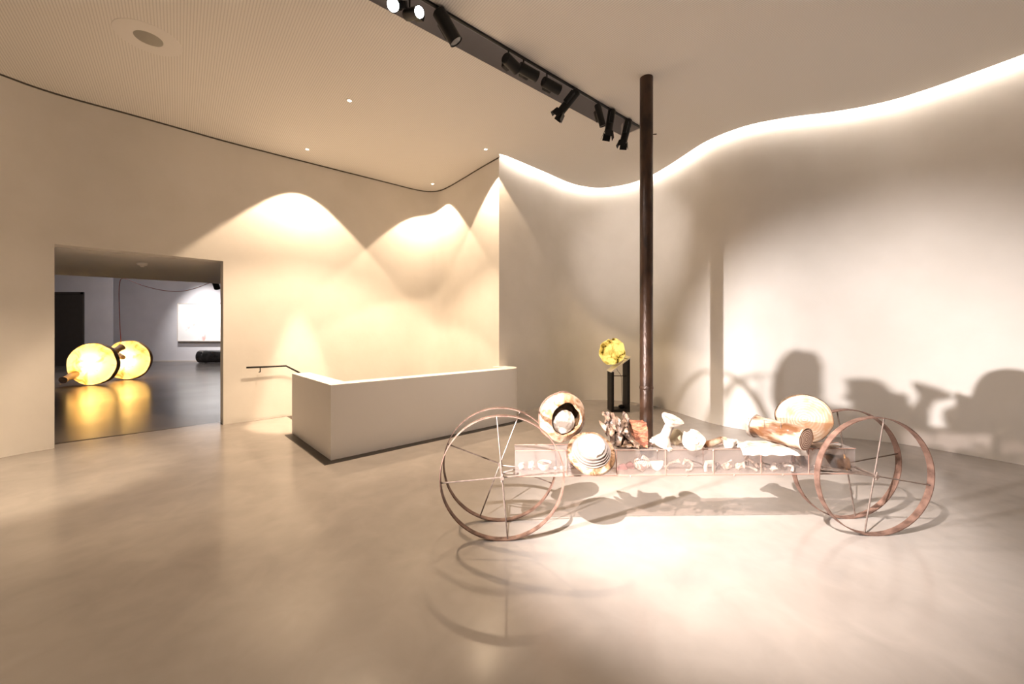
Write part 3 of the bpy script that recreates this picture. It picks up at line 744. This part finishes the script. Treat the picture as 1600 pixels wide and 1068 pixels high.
o = put('glazed_half_disc', bm, 'green', 1027, 'pale green striped half disc standing upright inside case', 'ceramic piece', 3.18, .15)
bm = bone_bm(.125, .017, 4, .5, .12); bmesh.ops.rotate(bm, verts=bm.verts, matrix=Matrix.Rotation(-.45, 3, 'Y')); put('knobbed_bone', bm, 'bone', 1051, 'knobbed pale bone sloping up to the right inside case', 'bone', 3.2, .1)
bm = bmesh.new(); tube(bm, [(.036 * math.cos(a), .01 * math.sin(a), .036 * math.sin(a)) for a in [-2.0 + k * .36 for k in range(15)]], [.011] * 15, 10); rough(bm, .005, 30, 3); put('curled_bone', bm, 'bone', 1075, 'curled ring shaped bone inside middle of case', 'bone', 3.17)
bm = bone_bm(.19, .011, 8, .8, .05); bmesh.ops.rotate(bm, verts=bm.verts, matrix=Matrix.Rotation(.34, 3, 'Y')); put('long_bone', bm, 'bone', 1087, 'long thin bone sloping down to the right inside case', 'bone', 3.23)
bm = bmesh.new(); tube(bm, [(-.03, 0, 0), (-.034, 0, .035), (-.02, 0, .068), (.01, 0, .07), (.03, 0, .05), (.034, 0, 0)], [.016, .017, .019, .02, .017, .014], 10); rough(bm, .008, 25, 3); put('arched_bone', bm, 'shell', 1109, 'white arch shaped bone standing upright beside copper wire inside case', 'bone', 3.17)
bm = blob((.06, .05, .05), .25, 3, 41); put('grey_stone', bm, 'grey', 1120, 'grey stone right of white arched bone inside case', 'stone', 3.22)
t = thing('fossil_shell', 'beige shell with a raised flake standing alone inside case', 'shell', inside(1136))
bm = blob((.075, .05, .055), .18, 2.4, 43); obj('body', bm, M['bone'], t)
bm = bone_bm(.05, .01, 2, .2, .0); bmesh.ops.rotate(bm, verts=bm.verts, matrix=Matrix.Rotation(-.5, 3, 'Y')); obj('flake', bm, M['shell'], t, (.012, 0, .066))
# the pile of small bones and shells at the right
pile = [(1154, 'blob', 'bone', 'rounded pale bone knuckle at left end of bone pile inside case'),
        (1163, 'arch', 'shell', 'small hooked white bone second from left in bone pile inside case'),
        (1172, 'long', 'shell', 'smooth white bone stick slanting down to right in bone pile inside case'),
        (1171, 'high', 'bone', 'pale bone propped highest on the pile inside case'),
        (1183, 'blob', 'bone', 'brownish round shell just left of copper wire in bone pile inside case'),
        (1192, 'arch', 'bone', 'curved bone directly behind copper wire in bone pile inside case'),
        (1200, 'long', 'shell', 'white bone just right of copper wire in bone pile inside case'),
        (1208, 'blob', 'shell', 'white shell lump at middle right of bone pile inside case'),
        (1216, 'long', 'bone', 'short brownish bone below the log in bone pile inside case'),
        (1224, 'blob', 'bone', 'pinkish shell lump below bark sheet in bone pile inside case'),
        (1232, 'arch', 'shell', 'hooked white bone just left of dark divider in bone pile inside case'),
        (1244, 'long', 'shell', 'last white bone at right end of bone pile inside case')]
for i, (px, kd, mt, lab) in enumerate(pile):
    Y = 3.20 + .035 * math.sin(i * 2.4)
    if kd == 'blob': bm = blob((.052, .045, .05), .25, 3, 50 + i)
    elif kd == 'arch':
        bm = bmesh.new(); tube(bm, [(.028 * math.cos(a), .006 * math.sin(3 * a), .03 * math.sin(a)) for a in [-.6 + k * .42 for k in range(9)]], [.012] * 9, 10); rough(bm, .006, 30, i)
    elif kd == 'high': bm = bone_bm(.065, .015, i, .6, .1); bmesh.ops.rotate(bm, verts=bm.verts, matrix=Matrix.Rotation(.5, 3, 'Y'))
    else: bm = bone_bm(.095, .014, i, .6, .1); bmesh.ops.rotate(bm, verts=bm.verts, matrix=Matrix.Rotation(.35, 3, 'Y'))
    o = put('pile_bone', bm, mt, px, lab, 'bone', Y, .5 * math.sin(i * 1.7), 'bones and shells piled inside the case')
    if kd == 'high': o.location.z += .042
# right bays: splintered wood and the golden block
bm = bmesh.new(); tube(bm, [(-.05, .0, .155), (-.02, 0, .12), (.01, 0, .07), (.05, 0, .02)], [.02, .032, .03, .016], 12); rough(bm, .02, 18, 9)
put('wood_splinter', bm, 'bark', 1253, 'grey brown wood splinter leaning between right dividers inside case', 'wood splinter')
bm = bmesh.new(); tube(bm, [(-.07, 0, .145), (-.03, 0, .13), (.03, 0, .09), (.07, 0, .06)], [.012, .026, .028, .02], 12); rough(bm, .012, 20, 4)
bm2 = None
t = thing('cut_wood_block', 'dark wood block with golden cut face inside right end of case', 'wood block', inside(1311))
bm = bmesh.new(); tube(bm, [(-.10, .0, .145), (-.06, .0, .115), (-.03, 0, .085), (.04, -.01, .08)], [.02, .04, .058, .062], 18); rough(bm, .01, 18, 2)
zm = min(v.co.z for v in bm.verts)
for v in bm.verts: v.co.z -= zm
obj('charred_body', bm, M['dkwood'], t)
bm = bmesh.new(); lathe(bm, [(0, .012), (.03, .012), (.056, .006), (.063, -.004)], 28)
o = obj('cut_face', bm, M['gold'], t, (.044, -.015, .064)); o.rotation_mode = 'QUATERNION'; o.rotation_quaternion = toward((.75, -.62, .2)); o.scale = (1, 1.1, 1)
bm = bmesh.new(); tube(bm, [(-.16, -.01, .14), (-.12, -.01, .125), (-.07, -.02, .10)], [.01, .022, .012], 10); rough(bm, .01, 20, 4); obj('splinter', bm, M['brown'], t)
bm = blob((.06, .05, .05), .25, 3, 71); put('white_stone', bm, 'shell', 1279, 'white lumpy stone at bottom of rightmost bay inside case', 'stone', 3.19)

# ================================================================== CEILING FITTINGS
def spot(name, loc, d, energy, angle, blend=.6, color=(1, .8, .58), rad=.03):
    li = bpy.data.lights.new(name, 'SPOT'); li.energy = energy; li.spot_size = math.radians(angle); li.spot_blend = blend
    li.color = color; li.shadow_soft_size = rad
    o = bpy.data.objects.new(name, li); COL.objects.link(o); o.location = loc
    o.rotation_mode = 'QUATERNION'; o.rotation_quaternion = Vector(d).to_track_quat('-Z', 'Y'); return o
WARM = (1, .74, .50)
dls = [((546, 157), 'recessed downlight nearest camera, alone above the white parapet', 740, 112, .35),
       ((480, 233), 'recessed downlight close to left wall above its wide light scallop', 430, 88, .12),
       ((759, 233), 'recessed downlight beside the sharp wall corner', 340, 96, .12),
       ((676, 287), 'recessed downlight in rounded far corner of ceiling', 330, 88, .12)]
for (px, py), lab, e, ang, bl in dls:
    p = CL(px, py)
    t = thing('recessed_downlight', lab, 'downlight', p, group='recessed downlights')
    bm = bmesh.new(); lathe(bm, [(.024, .0), (.026, -.004), (.046, -.004), (.05, 0)], 28); obj('trim_ring', bm, M['white'], t)
    bm = bmesh.new(); lathe(bm, [(0, -.0025), (.0235, -.0025), (.0235, -.001), (0, -.001)], 24); obj('lens', bm, M['lensw'], t)
    spot('downlight_and_fill_beam', p + Vector((0, 0, -.03)), (0, 0, -1), e, ang, bl, WARM, .025)
spot('downlight_core', CL(480, 233) + Vector((0, 0, -.03)), (0, 0, -1), 2200, 24, .4, WARM, .02)
# speaker
p = CL(232, 60)
t = thing('ceiling_speaker', 'round grey ceiling speaker in smooth plaster ring at upper left', 'speaker', p)
bm = bmesh.new(); lathe(bm, [(.125, 0), (.125, -.003), (.287, -.003), (.29, 0)], 64); obj('mounting_ring', bm, M['soffit'], t)
bm = bmesh.new(); lathe(bm, [(0, -.004), (.118, -.004), (.123, -.002), (.123, 0)], 48); obj('grille', bm, M['grille'], t)
# track rail and lamps
def RP(px):   # point on the rail (the slot's near edge) seen at column px
    r = (px - 800) / FPX; b = tn0 + tnn * .006
    s = (r * b.y - b.x) / (td.x - r * td.y); v = b + td * s; return Vector((v.x, v.y, CEIL))
bm = bmesh.new(); a_, b_ = TQ(-4.6, .006), TQ(TE, .006)
MT = Matrix(((td.x, tnn.x, 0, tn0.x), (td.y, tnn.y, 0, tn0.y), (0, 0, 1, CEIL), (0, 0, 0, 1)))
box(bm, ((TE - 4.6) / 2, .004, -.010), (TE + 4.6, .024, .028), MT)
tag(obj('lighting_track', bm, M['black']), 'long thin black lighting track along near edge of ceiling slot', 'lighting track')
def track_lamp(px, d, stem, L, label, lit=False, barn=True, r=.047, unlit='lensd'):
    p = RP(px)
    t = thing('track_spotlight', label, 'spotlight', p, group='spotlights on the ceiling track')
    bm = bmesh.new(); tube(bm, [(0, 0, -.015), (0, 0, -stem - .02)], .009, 8); obj('stem', bm, M['black'], t)
    d = Vector(d).normalized(); q = toward(d); Rm = q.to_matrix().to_4x4(); o = Vector((0, 0, -stem - .03))
    X = Matrix.Translation(o) @ Rm
    bm = bmesh.new(); lathe(bm, [(0, -.06), (r * .85, -.06), (r, -.05), (r, L - .01), (r * 1.06, L), (r * .93, L), (r * .9, L - .02), (0, L - .025)], 28, X); obj('housing', bm, M['black'], t)
    bm = bmesh.new(); box(bm, (r + .02, 0, L * .30), (.05, .055, L * .62), X); bevel(bm, .006); obj('driver_box', bm, M['black'], t)
    bm = bmesh.new(); lathe(bm, [(0, L - .018), (r * .88, L - .018), (r * .88, L - .008), (0, L - .006)], 24, X); obj('lens', bm, M['lensb' if lit else unlit], t)
    if barn:
        bm = bmesh.new()
        for k in range(4):
            Z = X @ Matrix.Rotation(k * PI / 2, 4, 'Z') @ Matrix.Translation((r * 1.02, 0, L)) @ Matrix.Rotation(.28, 4, 'Y')
            box(bm, (0, 0, .05), (.004, r * 2.0, .10), Z)
        obj('barn_doors', bm, M['black'], t)
    return p + o, d, L
gr = [(620, (.03, -.75, -.66), .17, .18, 'brightest spotlight on the track, facing the camera at frame top', True, False, .056),
      (640, (.62, -.66, -.42), .20, .20, 'second lit spotlight on the track, beside the brightest one', True, False, .05),
      (690, (.52, .20, -.80), .05, .26, 'large black spotlight angled down to the right, third on the track', False, False, .068),
      (794.5, (.60, .70, -.12), .11, .15, 'short black spotlight with round knob, first of three level ones', False, False, .062),
      (818, (.85, .50, -.14), .11, .19, 'level black spotlight in middle of three level ones', False, False, .060),
      (854.5, (.85, .50, -.14), .12, .19, 'level black spotlight, last of three level ones along track', False, False, .060),
      (897, (-.66, .2, -.75), .07, .26, 'black spotlight slanting down to the left with open barn doors', False, True, .055),
      (935, (.28, .1, -.95), .07, .24, 'slim black spotlight tilted right, crossing its barn doored neighbour', False, False, .045),
      (955, (-.16, .0, -.98), .04, .26, 'upright black spotlight with flared barn doors near pipe', False, True, .055),
      (981, (-.22, .1, -.97), .04, .26, 'last black spotlight on track, closest to the pipe', False, True, .055)]
for px, d, st, L, lab, lit, bn, r in gr: track_lamp(px, d, st, L, lab, lit, bn, r)
# gallery spotlight
pg = AT(337, 444, 11.1)
t = thing('gallery_spotlight', 'small black spotlight hanging at gallery ceiling edge beyond doorway', 'spotlight', pg)
bm = bmesh.new(); box(bm, (.5, .0, .12), (1.3, .05, .06)); obj('track', bm, M['black'], t)
bm = bmesh.new(); X = toward((.45, -.2, -.8)).to_matrix().to_4x4(); lathe(bm, [(0, -.14), (.07, -.14), (.075, .14), (.065, .14), (0, .12)], 20, X); obj('housing', bm, M['black'], t)
bm = bmesh.new(); tube(bm, [(0, 0, .1), (0, 0, 0)], .02, 8); obj('stem', bm, M['black'], t)

# ================================================================== LIGHT
PINK = (1, .89, .83)
spot('key_beam', (-.5, .42, 4.6), Vector((1.72, 3.62, .0)) - Vector((-.5, .42, 4.6)), 5200, 42, .95, PINK, .03)
spot('key_spill', (-.5, .42, 4.6), Vector((1.45, 3.05, .35)) - Vector((-.5, .42, 4.6)), 90, 90, .8, PINK, .03)
spot('left_beam', (-4.4, 3.1, 4.7), Vector((-5.15, 4.15, 0)) - Vector((-4.4, 3.1, 4.7)), 900, 34, .6, (1, .80, .58), .04)
LB = Vector((-2.0, 1.52, .97))
def az(a, e): a, e = math.radians(a), math.radians(e); return Vector((math.cos(a) * math.cos(e), math.sin(a) * math.cos(e), math.sin(e)))
spot('low_beam', LB, az(31, -2), 2900, 43, .8, (1, .91, .88), .04)
spot('low_spill', LB, az(42, 25), 45, 100, .8, (1, .87, .79), .04)
# the lit lamps of the track
spot('track_beam', RP(692) + Vector((.15, -.05, -.3)), (.62, .02, -.75), 300, 70, .8, PINK, .04)
spot('track_beam', RP(854) + Vector((.40, .45, -.35)), Vector((2.7, 8.9, 3.3)) - RP(854), 260, 50, .9, (1, .88, .80), .04)
spot('track_beam', RP(897) + Vector((-.32, .1, -.45)), Vector((-1.2, 5.75, .45)) - (RP(897) + Vector((-.32, .1, -.45))), 150, 62, 1, (1, .82, .64), .04)
# fill lamps added for ambient light, out of sight behind and beside the viewpoint
for x, y, e in ((-5.0, 2.4, 90), (-3.0, -1.5, 70), (2.5, -1.6, 60), (5.4, 1.2, 50)):
    spot('downlight_and_fill_beam', (x, y, 4.77), (0, 0, -1), e, 120, .8, (1, .83, .66), .05)
# gallery
spot('picture_beam', (-15.2, 17.6, 4.6), Vector((-15.6, 20.2, 2.0)) - Vector((-15.2, 17.6, 4.6)), 1100, 64, 1, (1, .97, .95), .05)
spot('picture_beam', (-13.2, 17.6, 4.6), Vector((-13.6, 20.2, 2.0)) - Vector((-13.2, 17.6, 4.6)), 1100, 64, 1, (1, .97, .95), .05)
spot('gallery_fill', (-13, 13, 5.0), (-.35, .5, -1), 900, 160, 1, (1, .93, .95), .1)  # unseen wide lamp added as fill for the gallery walls
W = bpy.data.worlds.new('dim_air'); SC.world = W; W.use_nodes = True
W.node_tree.nodes['Background'].inputs[0].default_value = (.9, .86, .86, 1); W.node_tree.nodes['Background'].inputs[1].default_value = .06

# ================================================================== CAMERA
cam = bpy.data.cameras.new('camera'); co = bpy.data.objects.new('camera', cam); COL.objects.link(co)
cam.sensor_width = 36; cam.lens = FPX / 1600 * 36; cam.shift_y = -(534 - HOR) / 1600
co.location = (0, 0, EYE); co.rotation_euler = (PI / 2, 0, 0); cam.clip_start = .05; cam.clip_end = 200
SC.camera = co
SC.view_settings.view_transform = 'Standard'; SC.view_settings.look = 'None'
SC.view_settings.exposure = 0.0; SC.view_settings.gamma = 1.0; SC.view_settings.use_curve_mapping = False
SC.cycles.use_denoising = True
SC.cycles.max_bounces = 10; SC.cycles.diffuse_bounces = 6; SC.cycles.transparent_max_bounces = 24
SC.cycles.sample_clamp_indirect = 6.0
